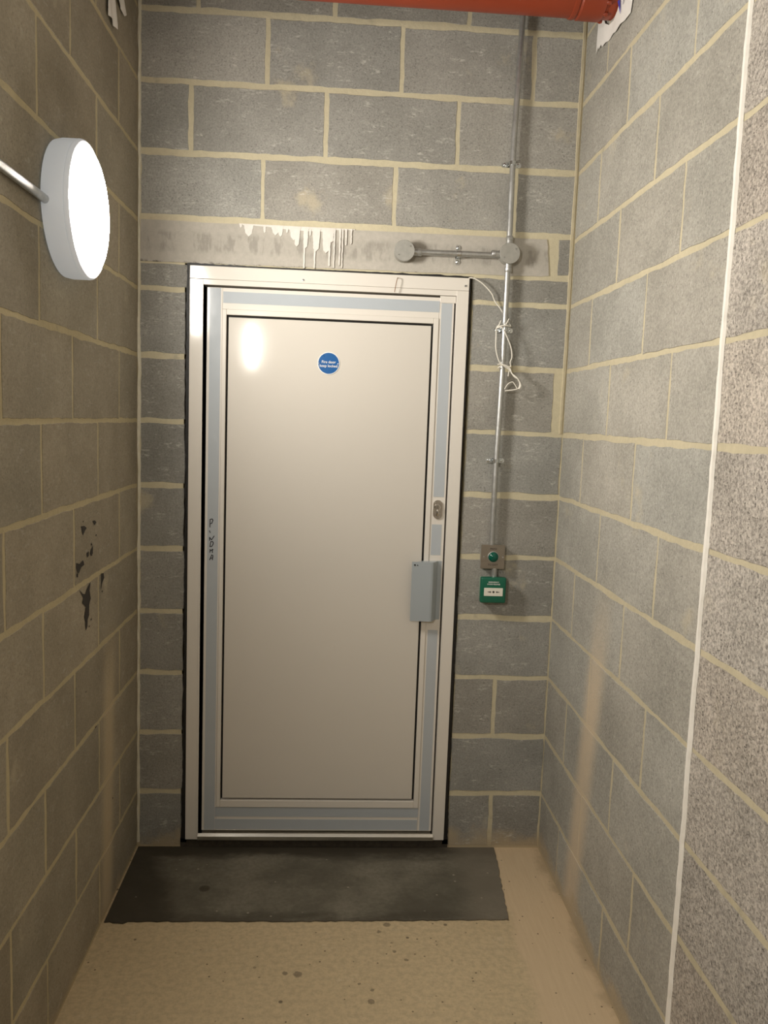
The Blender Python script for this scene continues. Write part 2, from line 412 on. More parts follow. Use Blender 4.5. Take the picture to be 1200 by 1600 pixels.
def course(bm, lay, fn, u0, u1, joints, v0, v1, gh, gv, mi=0, lo=.88, hi=1.12, face=0.0, jit=.0024):
    cuts = sorted(j for j in joints if u0 + .02 < j < u1 - .02); e = [u0] + cuts + [u1]
    for i in range(len(e) - 1):
        a = e[i] + (gv / 2 if i else 0); b = e[i + 1] - (gv / 2 if i < len(e) - 2 else 0)
        ta = random.uniform(-.0015, .0015)
        block(bm, lay, fn, a, b, v0 + gh / 2 + ta, v1 - gh / 2 + random.uniform(-.0015, .0015), tone(lo, hi), mi, jit=jit, face=face)

fnB = lambda u, v, h: (u, -h, v)
fnL = lambda u, v, h: (h, -u, v)
fnR = lambda u, v, h: (W - h, -u, v)
TOPZ = 3.14
# back wall
bm = bmesh.new(); lay = bm.loops.layers.float_color.new('tone')
MB = 0.0012; T = .14
for (a, b, c, d) in ((-T, .158, 0, TOPZ), (1.152, W + T, 0, TOPZ), (.158, 1.152, 2.104, TOPZ)):
    box(bm, a, b, MB, T, c, d, mi=1)
box(bm, .158, 1.152, -.004, T, -.02, .034, mi=2)
for r, (v0, v1) in enumerate(ROWS):
    gh, gv = .019, .015
    if v1 > TOPZ + .02: break
    if r <= 8:
        course(bm, lay, fnB, .010, .1605, [], v0, v1, gh, gv, lo=.82, hi=.98)
        j = {0: [1.311], 2: [1.303]}.get(r, [])
        ue = {7: 1.457, 8: 1.489}.get(r, 1.4975)
        course(bm, lay, fnB, 1.1520, ue, j, v0, v1, gh, gv, lo=.88, hi=1.02)
    elif r == 9:
        course(bm, lay, fnB, .010, .166, [], v0, 2.106, .017, gv, lo=.85, hi=.95)
        course(bm, lay, fnB, 1.150, 1.488, [], v0, 2.108, .017, gv, lo=.85, hi=.95)
        block(bm, lay, fnB, 1.447, 1.490, 2.123, 2.243, tone(.8, .9), 0)
    else:
        j = {10: [.417, .867, 1.283], 11: [.175, .625, 1.075], 12: [.425, .875, 1.325], 13: [.195, .645, 1.095]}[r]
        course(bm, lay, fnB, .010, 1.490, j, max(v0, 2.252 if r == 10 else 0), min(v1, TOPZ + .01), gh, gv, lo=.9, hi=1.1)
wall_back = obj('wall_back', bm, ['block_back', 'mortar_back', 'dirt'], kind='structure', label='grey concrete block wall around the white door')

# left wall
YEND = 4.6
A = [-.24 + .46 * k + .48 for k in range(-2, 14)]
jA = [.24 + .457 * k for k in range(14)]; jB = [.473 + .457 * k for k in range(14)]
bm = bmesh.new(); lay = bm.loops.layers.float_color.new('tone')
box(bm, -T, -MB, -YEND, T, 0, TOPZ, mi=1)
for r, (v0, v1) in enumerate(ROWS):
    course(bm, lay, fnL, .006, YEND - .02, jA if r % 2 else jB, v0 + (.004 if r == 0 else 0), min(v1, TOPZ), .0135, .013, lo=.90, hi=1.10)
def blob(bm, pts, fn, mi, h=.0011):
    vs = [bm.verts.new(fn(-y, z, h)) for y, z in pts]; f = bm.faces.new(vs); f.material_index = mi
def splat(bm, cx, cz, r, fn, mi, n=11, asp=1.5, h=.0011):
    vs = []
    for i in range(n):
        a = 2 * PI * i / n; q = r * random.uniform(.45, 1.25)
        vs.append(bm.verts.new(fn(-(cx + q * math.cos(a) * asp), cz + q * math.sin(a), h)))
    f = bm.faces.new(vs); f.material_index = mi
for P in ([(-.639, 1.279), (-.612, 1.277), (-.589, 1.268), (-.606, 1.262), (-.622, 1.252), (-.630, 1.262)],
          [(-.682, 1.185), (-.655, 1.178), (-.625, 1.183), (-.618, 1.176), (-.613, 1.168), (-.640, 1.166), (-.662, 1.153), (-.675, 1.158), (-.683, 1.172)],
          [(-.552, 1.200), (-.538, 1.206), (-.530, 1.212), (-.533, 1.188), (-.545, 1.180), (-.560, 1.190)], [(-.59, 1.197), (-.57, 1.199), (-.572, 1.186), (-.588, 1.184)],
          [(-.66, 1.108), (-.63, 1.090), (-.607, 1.083), (-.58, 1.100), (-.555, 1.108), (-.565, 1.085), (-.555, 1.060), (-.570, 1.045), (-.571, 1.015), (-.585, 1.005), (-.588, .985), (-.602, .978), (-.606, 1.005), (-.616, 1.020), (-.600, 1.045), (-.635, 1.064), (-.622, 1.075)],
          [(-.451, 1.112), (-.425, 1.108), (-.418, 1.093), (-.44, 1.080), (-.455, 1.060), (-.452, 1.090)], [(-.536, 1.281), (-.51, 1.279), (-.497, 1.272), (-.513, 1.266)]):
    blob(bm, P, fnL, 2)
for cx, cz, r in ((-.672, 1.150, .006), (-.50, 1.235, .004), (-.55, .998, .004), (-.605, .80, .004), (-.44, 1.055, .004), (-.57, .982, .003), (-.62, 1.29, .003), (-.545, 1.215, .005), (-.51, .66, .004), (-.33, .35, .004)):
    splat(bm, cx, cz, r, fnL, 2)
wall_left = obj('wall_left', bm, ['block_left', 'mortar_left', 'soot'], kind='structure', label='grey block wall on the left carrying the lamp')

# right wall
jA = [.250 + .462 * k for k in range(14)]; jB = [.467 + .452 * k for k in range(14)]
jA = [.250, .715]; jB = [.467, .915]; YJ = 1.174
bm = bmesh.new(); lay = bm.loops.layers.float_color.new('tone')
box(bm, W + MB, W + T, -YJ, T, 0, TOPZ, mi=1); box(bm, W + MB + .003, W + T, -YEND, -YJ, 0, TOPZ, mi=1)
for r, (v0, v1) in enumerate(ROWS):
    course(bm, lay, fnR, .006, YJ - .005, jA if r % 2 == 0 else jB, v0 + (.004 if r == 0 else 0), min(v1, TOPZ), .0145, .0115, lo=.92, hi=1.08)
    far = [YJ + (.45 if r % 2 else .42) + .45 * k for k in range(9)]
    course(bm, lay, fnR, YJ + .006, YEND - .02, far, v0 + (.004 if r == 0 else 0), min(v1, TOPZ), .016, .014, mi=2, lo=.86, hi=1.14, face=-.003, jit=.0022)
wall_right = obj('wall_right', bm, ['block_right', 'mortar_right', 'block_rough'], kind='structure', label='grey block wall on the right with a white sealed movement joint')

bm = bmesh.new(); box(bm, -T, W + T, -YEND - .12, -YEND, 0, TOPZ)
obj('wall_front', bm, 'block_left', kind='structure')
bm = bmesh.new(); box(bm, -T, W + T, -YEND - .12, T, -.12, 0)
obj('floor', bm, 'floor', kind='structure', label='tan concrete floor')
bm = bmesh.new(); box(bm, -T, W + T, -YEND - .12, T, TOPZ, TOPZ + .12)
obj('ceiling', bm, 'ceiling', kind='structure')

# dark screed patch in front of the door
bm = bmesh.new(); P = []
def jag(a, b, n, j):
    for i in range(n):
        t = i / n; P.append((a[0] + (b[0] - a[0]) * t + random.uniform(-j, j), a[1] + (b[1] - a[1]) * t + random.uniform(-j, j)))
jag((.006, -.455), (.08, -.462), 5, .003); jag((.08, -.452), (.70, -.454), 40, .0025); jag((.70, -.453), (1.292, -.448), 40, .0025)
jag((1.292, -.448), (1.330, -.03), 24, .003); jag((1.330, -.005), (.006, -.005), 8, .0); P.append((.006, -.005))
prism(bm, P, -.002, .004, lambda p, q, d: (p, q, d))
obj('trim_1', bm, 'patch', kind='structure', label='dark grey screed patch on the floor before the door')

# lintel over the door, with white paint drips
bm = bmesh.new(); P = []
jag((.010, 2.104), (1.418, 2.114), 40, .0014); jag((1.418, 2.116), (1.404, 2.236), 6, .003); jag((1.402, 2.241), (.010, 2.241), 20, .001); P.append((.010, 2.241))
prism(bm, P, .05, .0025, lambda p, q, d: (p, -(d if d < .01 else -.05), q))
drips = [(.345, .010, 2.232), (.372, .034, 2.212), (.426, .010, 2.219), (.463, .030, 2.2185), (.480, .018, 2.212), (.502, .010, 2.222), (.525, .030, 2.206), (.536, .022, 2.183), (.562, .008, 2.107), (.566, .018, 2.178), (.581, .008, 2.216), (.598, .007, 2.108), (.602, .028, 2.172), (.636, .030, 2.168), (.648, .008, 2.118), (.664, .0055, 2.112), (.683, .006, 2.121), (.692, .005, 2.113), (.704, .006, 2.190), (.7215, .0055, 2.194), (.655, .014, 2.20)]
dk = [0.0]
def drip(bm, x, w, z, top=2.2418):
    pts = []; n = 14
    for i in range(n + 1):
        t = i / n; zz = top + (z - top) * t; ww = w * (1.25 if t < .12 else 1) * (1 - .35 * t) * .5 + random.uniform(-.0008, .0008); pts.append((x - ww, zz))
    pts.append((x, z - w * .3 - .001))
    for i in range(n, -1, -1):
        t = i / n; zz = top + (z - top) * t; ww = w * (1.25 if t < .12 else 1) * (1 - .35 * t) * .5 + random.uniform(-.0008, .0008); pts.append((x + ww, zz))
    dk[0] += .00013; prism(bm, pts, 0, .0045 + dk[0], lambda p, q, d: (p, -d, q), mi=1)
for d in drips: drip(bm, *d)
prism(bm, [(.335, 2.2425), (.36, 2.2395), (.44, 2.236), (.50, 2.231), (.56, 2.229), (.64, 2.230), (.652, 2.236), (.73, 2.2395), (.735, 2.243)], 0, .0042, lambda p, q, d: (p, -d, q), mi=1)
obj('trim_2', bm, ['lintel', 'drip_paint'], kind='structure', label='concrete lintel above the door with white paint drips')

# vertical beads: white caulk in the left corner, white movement joint on the right wall, cream bead in the right corner
def ragged(bm, fn, u, v0, v1, w, hgt, step=.02, j=.0018, drift=.0):
    n = int((v1 - v0) / step); L = []; R_ = []; a = b = 0; c = 0
    for i in range(n + 1):
        a = .6 * a + random.uniform(-j, j); b = .6 * b + random.uniform(-j, j); c = .9 * c + random.uniform(-drift, drift)
        v = v0 + (v1 - v0) * i / n; L.append((u + c - w / 2 + a, v)); R_.append((u + c + w / 2 + b, v))
    rows = []
    for (l, v), (r, _) in zip(L, R_):
        rows.append([bm.verts.new(fn(l, v, -.003)), bm.verts.new(fn(l + (r - l) * .22, v, hgt * random.uniform(.7, 1))), bm.verts.new(fn(l + (r - l) * .78, v, hgt * random.uniform(.7, 1))), bm.verts.new(fn(r, v, -.003))])
    fs = []
    for A_, B_ in zip(rows, rows[1:]):
        for k in range(3): fs.append(bm.faces.new((A_[k], A_[k + 1], B_[k + 1], B_[k])))
    bmesh.ops.recalc_face_normals(bm, faces=fs)
    want = Vector(fn(0, 0, 1)) - Vector(fn(0, 0, 0)); fs[1].normal_update()
    if fs[1].normal.dot(want) < 0:
        for f in fs: f.normal_flip()
bm = bmesh.new(); ragged(bm, fnB, .0045, .02, TOPZ, .011, .006, .022, .0018)
obj('trim_3', bm, 'bead', kind='structure', label='cream caulk bead down the left corner of the back wall')
bm = bmesh.new(); ragged(bm, fnR, YJ, .0, TOPZ, .0165, .003, .018, .0014, .0006)
obj('trim_4', bm, 'sealant', kind='structure', label='white sealant line in the movement joint of the right wall')
bm = bmesh.new(); ragged(bm, fnB, 1.492, 1.57, TOPZ, .013, .004, .03, .0012)
obj('trim_5', bm, 'mortar_right', kind='structure', label='cream mortar bead in the right corner of the back wall')

# ---------------------------------------------------------------- door
door = root('door_1', 'white metal fire door with strips of pale blue film in a white frame', kind='structure')
bm = bmesh.new()
x0, x1, zb, zt = .177, 1.136, .036, 2.096; ix0, ix1, iz1 = .2235, 1.0935, 2.034; fy = -.014
box(bm, x0, ix0, fy, .10, zb, 2.052, .0015); box(bm, ix1, x1, fy, .10, zb, 2.052, .0015)
box(bm, x0, x1, fy, .10, 2.0525, zt, .0015); box(bm, ix0 - .004, ix1 + .004, fy + .002, .10, iz1, 2.0522, .0012)
box(bm, ix0 - .0065, ix0, fy - .0025, .05, .060, 2.046, .001)
obj('door_frame', bm, 'door_white', door)
fr = door.children[0]
for sx, sz in ((.1895, 2.0671), (.5617, 2.0628), (1.123, 2.0689)):
    bm = bmesh.new(); lathe(bm, [(0, -.0035), (.0028, -.0032), (.0044, -.0015), (.0048, .001)], (sx, fy, sz), (0, 1, 0), 18)
    box(bm, sx - .0026, sx + .0026, fy - .0042, fy - .0030, sz - .0006, sz + .0006, mi=1)
    obj('screw', bm, ['zinc', 'dark'], fr, True)
bm = bmesh.new()
def edge_sealant(bm, horiz, c, a, b, wfn):
    n = int((b - a) / .012); pts1 = []; pts2 = []; w = 0
    for i in range(n + 1):
        t = a + (b - a) * i / n; w = .5 * w + random.uniform(-.0016, .0016); lo, hi = wfn(t); pts1.append((lo + w, t)); pts2.append((hi, t))
    P = pts1 + pts2[::-1]
    if horiz: prism(bm, [(q, p) for p, q in P], 0, .006, lambda p, q, d: (p, .003 - d, q))
    else: prism(bm, P, 0, .007, lambda p, q, d: (p, .003 - d, q))
edge_sealant(bm, False, 0, .020, 2.100, lambda t: (.1655 - .007 * max(0, 1 - t / .4), .180))
edge_sealant(bm, False, 0, .016, 2.098, lambda t: (1.1475 + .007 * max(0, 1 - t / .25) - (.006 if t > .9 else 0) * min(1, (t - .9) * 3 if t > .9 else 0), 1.132))
edge_sealant(bm, True, 0, .166, 1.143, lambda t: (2.1035 + .0015 * math.sin(t * 9), 2.092))
obj('black_sealant', bm, 'black_sealant', door)
bm = bmesh.new()
prism(bm, [(-.022, .038), (-.022, .052), (-.014, .0605), (.06, .0605), (.06, .038)], ix0 - .001, ix1 + .001, lambda p, q, d: (d, p, q))
obj('threshold', bm, 'alu', door, label='bare aluminium threshold')

ly = -.002
bm = bmesh.new()
lx0, lx1, lz0, lz1 = .2345, 1.0880, .0665, 2.0275
box(bm, lx0, .2868, ly, .045, lz0, lz1, .001); box(bm, 1.0362, lx1, ly, .045, lz0, lz1, .001)        # stiles
box(bm, .2872, 1.0358, ly, .045, 1.9562, lz1, .001); box(bm, .2872, 1.0358, ly, .045, lz0, .1580, .001)  # rails
# raised glazing beads
for a, b, c, d in ((.2872, .3012, .1582, 1.9558), (1.0180, 1.0358, .1582, 1.9558), (.3012, 1.0180, 1.9368, 1.9558), (.3012, 1.0180, .1582, .1850)):
    box(bm, a, b, ly - .004, .04, c, d, .0018)
leaf = obj('leaf', bm, 'door_white', door)
bm = bmesh.new(); box(bm, .20, 1.115, .046, .055, .05, 2.05); box(bm, .300, 1.020, .012, .030, .184, 1.938)
obj('gasket', bm, 'gasket', leaf)
bm = bmesh.new(); box(bm, .3085, 1.0105, ly - .001, .015, .1925, 1.9290, .0012)
obj('panel', bm, 'panel_white', leaf)
def strip(a, b, c, d, sk=0.0):
    bm = bmesh.new(); prism(bm, [(a, c), (b, c + sk), (b, d + sk), (a, d)], ly + .0005, ly - .0008, lambda p, q, e: (p, e, q))
    obj('film_strip', bm, 'film', leaf)
strip(.2435, .2815, .0690, 2.0260)
strip(.2890, 1.0370, 1.9765, 2.0150)
strip(1.0435, 1.0815, 1.3300, 2.0085)
strip(1.0420, 1.0785, 1.1185, 1.2300)
strip(1.0435, 1.0800, .0690, .8410)
strip(.2825, 1.0370, .1205, .1565)
strip(.2825, 1.0340, .0705, .1105)
bm = bmesh.new(); box(bm, 1.0375, 1.0925, -.006, .004, 2.0095, 2.0330, .0008)
obj('corner_cover', bm, 'door_white', leaf)
# handwriting in black marker down the left-hand film
L = [[(.2529, 1.1979), (.2531, 1.2255), (.2605, 1.2275), (.2632, 1.2230), (.2596, 1.2124), (.2531, 1.2099)], [(.2517, 1.1851), (.254, 1.178)],
     [(.2525, 1.1502), (.2523, 1.1617), (.259, 1.1523), (.2682, 1.1669)], [(.2537, 1.1282), (.2563, 1.1455), (.2625, 1.1470), (.2655, 1.1420), (.2642, 1.1362), (.2600, 1.1290), (.2537, 1.1282)],
     [(.2539, 1.1071), (.2547, 1.1187)], [(.2627, 1.1064), (.2622, 1.1198)], [(.2544, 1.1129), (.265, 1.118)], [(.2533, 1.0802), (.2606, 1.0987), (.2647, 1.0959), (.2626, 1.0805)], [(.2551, 1.0857), (.2635, 1.0878)]]
bm = bmesh.new()
for s in L:
    for (a, b), (c, d) in zip(s, s[1:]):
        dx, dz = c - a, d - b; l = math.hypot(dx, dz); nx, nz = -dz / l * .0015, dx / l * .0015; ex, ez = dx / l * .0007, dz / l * .0007
        prism(bm, [(a - ex + nx, b - ez + nz), (a - ex - nx, b - ez - nz), (c + ex - nx, d + ez - nz), (c + ex + nx, d + ez + nz)], ly - .0007, ly - .0012, lambda p, q, e: (p, e, q))
obj('handwriting', bm, 'ink', leaf)
# euro cylinder
bm = bmesh.new(); N = 20; cx, cz = 1.0605, 1.2850; r = .0165; hh = .0170
def stad(r, hh, n=20): return [(cx + r * math.cos(PI * i / n), cz + hh + r * math.sin(PI * i / n)) for i in range(n + 1)] + [(cx - r * math.cos(PI * i / n), cz - hh - r * math.sin(PI * i / n)) for i in range(n + 1)]
prism(bm, stad(r, hh), ly, ly - .006, lambda p, q, e: (p, e, q)); prism(bm, stad(r - .003, hh), ly - .006, ly - .0085, lambda p, q, e: (p, e, q))
lathe(bm, [(.0098, -.006), (.0098, -.0165), (.0085, -.0180), (0, -.0182)], (cx - .001, ly, cz + .009), (0, 1, 0), 28)
box(bm, cx - .0055, cx + .0055, ly - .014, ly - .006, cz - .023, cz + .004, .003)
box(bm, cx - .0016, cx - .0004, ly - .0186, ly - .0178, cz + .0035, cz + .0145, mi=1)
obj('lock_cylinder', bm, ['nickel', 'dark'], leaf, True)
# bent plate pull handle
bm = bmesh.new()
prof = [(.9735, -.034), (1.0420, -.041), (1.0490, -.040), (1.0545, -.034), (1.0640, -.015), (1.0700, -.0045), (1.0840, -.003)]
th = .003; inner = [(.9735, -.031), (1.0415, -.038), (1.0465, -.037), (1.0515, -.032), (1.0610, -.014), (1.0680, -.001), (1.0840, -.0005)]
prism(bm, prof + inner[::-1], .8815, 1.0975, lambda p, q, d: (p, q, d))
for zz in (.8815, 1.0945): prism(bm, [(.984, -.033), (1.0415, -.0385), (1.0480, -.0365), (1.0640, -.006), (1.0640, -.0005), (1.02, -.0005), (.992, -.028)], zz + .0005, zz + .0025, lambda p, q, d: (p, q, d))
for k, (hx, hz, rr) in enumerate(((.9835, 1.0865, .0032), (.9930, 1.0860, .0020))): lathe(bm, [(rr, .0), (rr, -.0012), (0, -.0013)], (hx, -.0348 - (hx - .9735) * .1, hz), (0, 1, 0), 14, mi=1)
obj('pull_handle', bm, ['handle_grey', 'dark'], leaf)
place(door, (.6565, 0, .036))

# sign on the door
sg = root('fire_door_sign', 'round blue sign with white wording high on the white door panel', 'sign')
bm = bmesh.new(); lathe(bm, [(.0390, 0), (.0390, -.0016), (.0384, -.0020), (0, -.0020)], (.6560, ly - .001, 1.7860), (0, 1, 0), 56)
disc = obj('sign_rim', bm, 'sign_white', sg)
bm = bmesh.new(); lathe(bm, [(.0362, -.0019), (.0362, -.0023), (0, -.0023)], (.6560, ly - .001, 1.7860), (0, 1, 0), 56)
obj('sign_face', bm, 'sign_blue', sg)
text('lettering', 'Fire door\nkeep locked', .0128, (.6560, ly - .0036, 1.7835), 'sign_white', sg, 1.05)
for dx in (-.0335, .0325):
    bm = bmesh.new(); lathe(bm, [(.0022, -.002), (.0018, -.0038), (0, -.0042)], (.6560 + dx, ly - .001, 1.7850), (0, 1, 0), 12); obj('rivet', bm, 'zinc', sg, True)
place(sg, (.6560, ly - .001, 1.7860))

# ---------------------------------------------------------------- conduit run on the back wall
cy = -.026; cr = .0100
run = root('conduit_run', 'galvanised steel conduit run with two round boxes right of the door', 'conduit')
def pipe(name, pts, r=cr, par=run, mat='galv', sm=0):
    bm = bmesh.new(); tube(bm, pts, r, 20, sm=sm); return obj(name, bm, mat, par, True)
pipe('conduit_pipe', [(1.2655, cy, 2.205), (1.2635, cy, 2.45), (1.2640, cy, 2.60), (1.2700, cy, 2.85), (1.2740, cy, TOPZ - .002)], sm=5)
pipe('conduit_pipe', [(1.2650, cy, 2.155), (1.2635, cy, 1.75), (1.2585, cy, 1.45), (1.2580, cy, 1.1645)], sm=5)
pipe('conduit_pipe', [(.925, cy, 2.1725), (1.240, cy, 2.1745)])
def jbox(cx, cz, ports):
    bm = bmesh.new(); lathe(bm, [(0, 0), (.0325, 0), (.0335, -.004), (.0335, -.040), (0, -.040)], (cx, -.001, cz), (0, 1, 0), 44)
    b = obj('junction_box', bm, 'cast', run, True)
    bm = bmesh.new(); lathe(bm, [(.0345, -.0405), (.0352, -.042), (.0352, -.0450), (.0343, -.0462), (0, -.0462)], (cx, -.001, cz), (0, 1, 0), 44); obj('lid', bm, 'cast', b, True)
    for s in (-1, 1):
        bm = bmesh.new(); a = .65; px, pz = cx + s * .0245 * math.cos(a), cz + s * .0245 * math.sin(a)
        lathe(bm, [(.0032, -.046), (.0030, -.0476), (0, -.0480)], (px, -.001, pz), (0, 1, 0), 14)
        box(bm, px - .0024, px + .0024, -.0494, -.0488, pz - .0004, pz + .0004, mi=1); obj('screw', bm, ['cast', 'dark'], b, True)
    for dx, dz in ports:
        bm = bmesh.new(); d = Vector((dx, 0, dz)); c = Vector((cx, cy, cz))
        lathe(bm, [(.0118, .030), (.0118, .046), (.0130, .047), (.0130, .058), (.0115, .060), (.0095, .060)], c, d, 28)
        obj('coupler', bm, 'galv', run, True)
jbox(.9030, 2.1720, [(1, 0)]); jbox(1.2660, 2.1800, [(-1, -.02), (0, 1), (0, -1)])
place(run, (1.2650, 0, 1.15))

def saddle(cx, cz, horizontal, label, turn=0.0):
    s = root('conduit_saddle', label, 'pipe clip', 'saddle clips on the conduit', loc=(cx, 0, cz))
    L = lambda a, y, b: Vector((b, y, a)) if horizontal else Vector((a, y, b))       # a across the pipe, b along it
    bm = bmesh.new(); hw = .0065
    prof = [(-.031, -.006), (-.0145, -.006)] + [(-.0122 * math.cos(t), cy - .0122 * math.sin(t)) for t in [PI * i / 14 for i in range(15)]] + [(.0145, -.006), (.031, -.006)]
    inn = [(a * (.9 if abs(a) < .014 else 1.0), y + .0018) for a, y in prof]
    fsv = [[bm.verts.new(L(a, y, b)) for (a, y) in prof] for b in (-hw, hw)]; fsi = [[bm.verts.new(L(a, y, b)) for (a, y) in inn] for b in (-hw, hw)]
    n = len(prof); fs = []
    for i in range(n - 1):
        fs += [bm.faces.new((fsv[0][i], fsv[0][i + 1], fsv[1][i + 1], fsv[1][i])), bm.faces.new((fsi[0][i], fsi[1][i], fsi[1][i + 1], fsi[0][i + 1]))]
        for k in (0, 1): fs.append(bm.faces.new((fsv[k][i], fsi[k][i], fsi[k][i + 1], fsv[k][i + 1])))
    bmesh.ops.recalc_face_normals(bm, faces=fs)
    obj('strap', bm, 'zinc', s, True)
    bm = bmesh.new(); P = [(x * 1.0, z) for x, z in [(-.034, -.004), (-.030, -.008), (.030, -.008), (.034, -.004), (.034, .004), (.030, .008), (-.030, .008), (-.034, .004)]]
    prism(bm, P, .0, -.0048, lambda p, q, d: L(p, d, q)); obj('base_plate', bm, 'zinc', s)
    for a in (-.0235, .0235):
        bm = bmesh.new(); lathe(bm, [(.0062, -.0058), (.0058, -.0085), (.0030, -.0102), (0, -.0105)], L(a, 0, 0), (0, 1, 0), 18); obj('screw', bm, 'zinc', s, True)
    return s
saddle(1.2630, 2.4810, False, 'zinc saddle clip on the vertical conduit above the round boxes')
saddle(1.2645, 1.9240, False, 'zinc saddle clip holding the conduit where the white cable is knotted')
saddle(1.2585, 1.4670, False, 'zinc saddle clip halfway between the cable loops and the green button')
saddle(1.0920, 2.1735, True, 'zinc saddle clip on the horizontal conduit between the round boxes')

# green exit button
bt = root('exit_button', 'square steel plate with green push button at the bottom of the conduit', 'button')
bm = bmesh.new(); box(bm, 1.2225, 1.3030, -.032, -.001, 1.0815, 1.1640, .003); obj('back_box', bm, 'cast', bt)
bm = bmesh.new(); box(bm, 1.2200, 1.3060, -.0345, -.0315, 1.0790, 1.1665, .001); obj('plate', bm, 'steel', bt)
pc = (1.2645, -.0345, 1.1225)
bm = bmesh.new(); lathe(bm, [(.0205, 0), (.0205, -.0025), (.0185, -.003)], pc, (0, 1, 0), 36); obj('bezel', bm, 'galv', bt, True)
bm = bmesh.new(); lathe(bm, [(.0180, 0), (.0180, -.005)] + [(.0180 * math.cos(t), -.005 - .011 * math.sin(t)) for t in [PI / 2 * i / 8 for i in range(1, 9)]], pc, (0, 1, 0), 36); obj('push_button', bm, 'dome_green', bt, True)
text('lettering', 'PRESS', .0098, (1.2645, -.0348, 1.1512), 'engrave', bt); text('lettering', 'TO EXIT', .0098, (1.2645, -.0348, 1.0935), 'engrave', bt)
for dx in (-.0345, .0345):
    bm = bmesh.new(); lathe(bm, [(.0028, 0), (.0024, -.0013), (0, -.0015)], (pc[0] + dx, -.0345, 1.1225), (0, 1, 0), 14); obj('screw', bm, 'zinc', bt, True)
place(bt, (1.2645, 0, 1.1225))

# green emergency break glass unit
cp = root('call_point', 'green emergency door release box with white window below the green button', 'call point')
bm = bmesh.new(); box(bm, 1.2235, 1.3105, -.036, -.001, .9610, 1.0465, .006, seg=3); obj('back_box', bm, 'clear', cp, True)
bm = bmesh.new(); box(bm, 1.2210, 1.3130, -.056, -.030, .9580, 1.0510, .0055, seg=3); obj('housing', bm, 'call_green', cp, True)
bm = bmesh.new(); box(bm, 1.2335, 1.3015, -.0570, -.050, .9840, 1.0135, .001); obj('window', bm, 'call_white', cp)
text('lettering', 'EMERGENCY\nDOOR RELEASE', .0066, (1.2670, -.0564, 1.0305), 'sign_white', cp, 1.15)
bm = bmesh.new(); f = lambda p, q, d: (p, d, q); zc = .9990; yA, yB = -.0568, -.0574
for s in (-1, 1):
    x = 1.2675 + s * .0135
    prism(bm, [(x + s * .0075, zc - .0012), (x + s * .0075, zc + .0012), (x, zc + .0012), (x, zc + .0036), (x - s * .0058, zc), (x, zc - .0036), (x, zc - .0012)], yA, yB, f)
lathe(bm, [(.0038, 0), (.0038, -.0006), (0, -.0006)], (1.2675, yA, zc), (0, 1, 0), 20)
obj('arrow_mark', bm, 'dark', cp)
bm = bmesh.new(); box(bm, 1.2560, 1.2800, -.030, -.006, .9525, .9612, .001)
obj('key_slot', bm, 'clear', cp)
pipe('conduit_stub', [(1.272, cy, 1.0810), (1.2735, cy, 1.0465)], par=cp)
place(cp, (1.2670, 0, 1.0045))

# ---------------------------------------------------------------- white cable tied round the conduit
bm = bmesh.new()
def xz(l, y): return [(a, y if not isinstance(y, list) else y[i], b) for i, (a, b) in enumerate(l)]
r_ = .0021
c1 = xz([(1.1325, 2.0950), (1.1394, 2.0965), (1.1553, 2.0929), (1.183, 2.0768), (1.2136, 2.0478), (1.228, 2.0224), (1.2490, 1.999), (1.2620, 1.9800), (1.2700, 1.9600)], [-.017, -.019, -.020, -.020, -.018, -.012, -.008, -.007, -.009])
tube(bm, c1, r_, 8, sm=6)
c2 = xz([(1.2700, 1.960), (1.2790, 1.948), (1.2850, 1.9365), (1.2682, 1.9372), (1.2445, 1.9345), (1.2341, 1.9267), (1.2335, 1.9039), (1.234, 1.8575), (1.247, 1.8161), (1.2634, 1.8004), (1.2856, 1.7872), (1.3013, 1.7644), (1.3163, 1.7532), (1.3222, 1.7347), (1.3133, 1.7202), (1.2728, 1.7128)],
        [-.009, -.02, -.030, -.042, -.040, -.036, -.040, -.044, -.042, -.041, -.040, -.050, -.055, -.056, -.054, -.046])
tube(bm, c2, r_, 8, sm=6)
c3 = xz([(1.2419, 1.9393), (1.2352, 1.9289), (1.2518, 1.9298), (1.27, 1.9007), (1.2863, 1.8642), (1.2916, 1.8319), (1.2875, 1.8129), (1.2885, 1.7966), (1.2634, 1.8024), (1.2447, 1.7903)], [-.034, -.037, -.044, -.043, -.044, -.045, -.042, -.040, -.043, -.040])
tube(bm, c3, r_, 8, sm=6)
tube(bm, xz([(1.2856, 1.7872), (1.2830, 1.7750), (1.2821, 1.7636)], -.046), r_ * .8, 8, sm=4)
tube(bm, xz([(1.2713, 1.7186), (1.2812, 1.7366), (1.2952, 1.7442), (1.3027, 1.7386), (1.3132, 1.7225)], [-.048, -.052, -.054, -.055, -.056]), r_ * .8, 8, sm=5)
tube(bm, xz([(1.2429, 1.8031), (1.2609, 1.8034), (1.2855, 1.7916), (1.2936, 1.7735), (1.3113, 1.7577), (1.3246, 1.7347), (1.3194, 1.7204)], [-.040, -.043, -.045, -.050, -.058, -.060, -.058]), r_, 8, sm=6)
tube(bm, xz([(1.2640, 1.9400), (1.2700, 1.9500), (1.2745, 1.9605)], [-.042, -.045, -.046]), r_ * .9, 8, sm=4)
tube(bm, xz([(1.2400, 1.9330), (1.2440, 1.9450), (1.2470, 1.9530)], [-.040, -.043, -.044]), r_ * .9, 8, sm=4)
tag(obj('cable', bm, 'cable', None, True), 'thin white cable from the door frame corner looped and knotted round the conduit', 'cable')
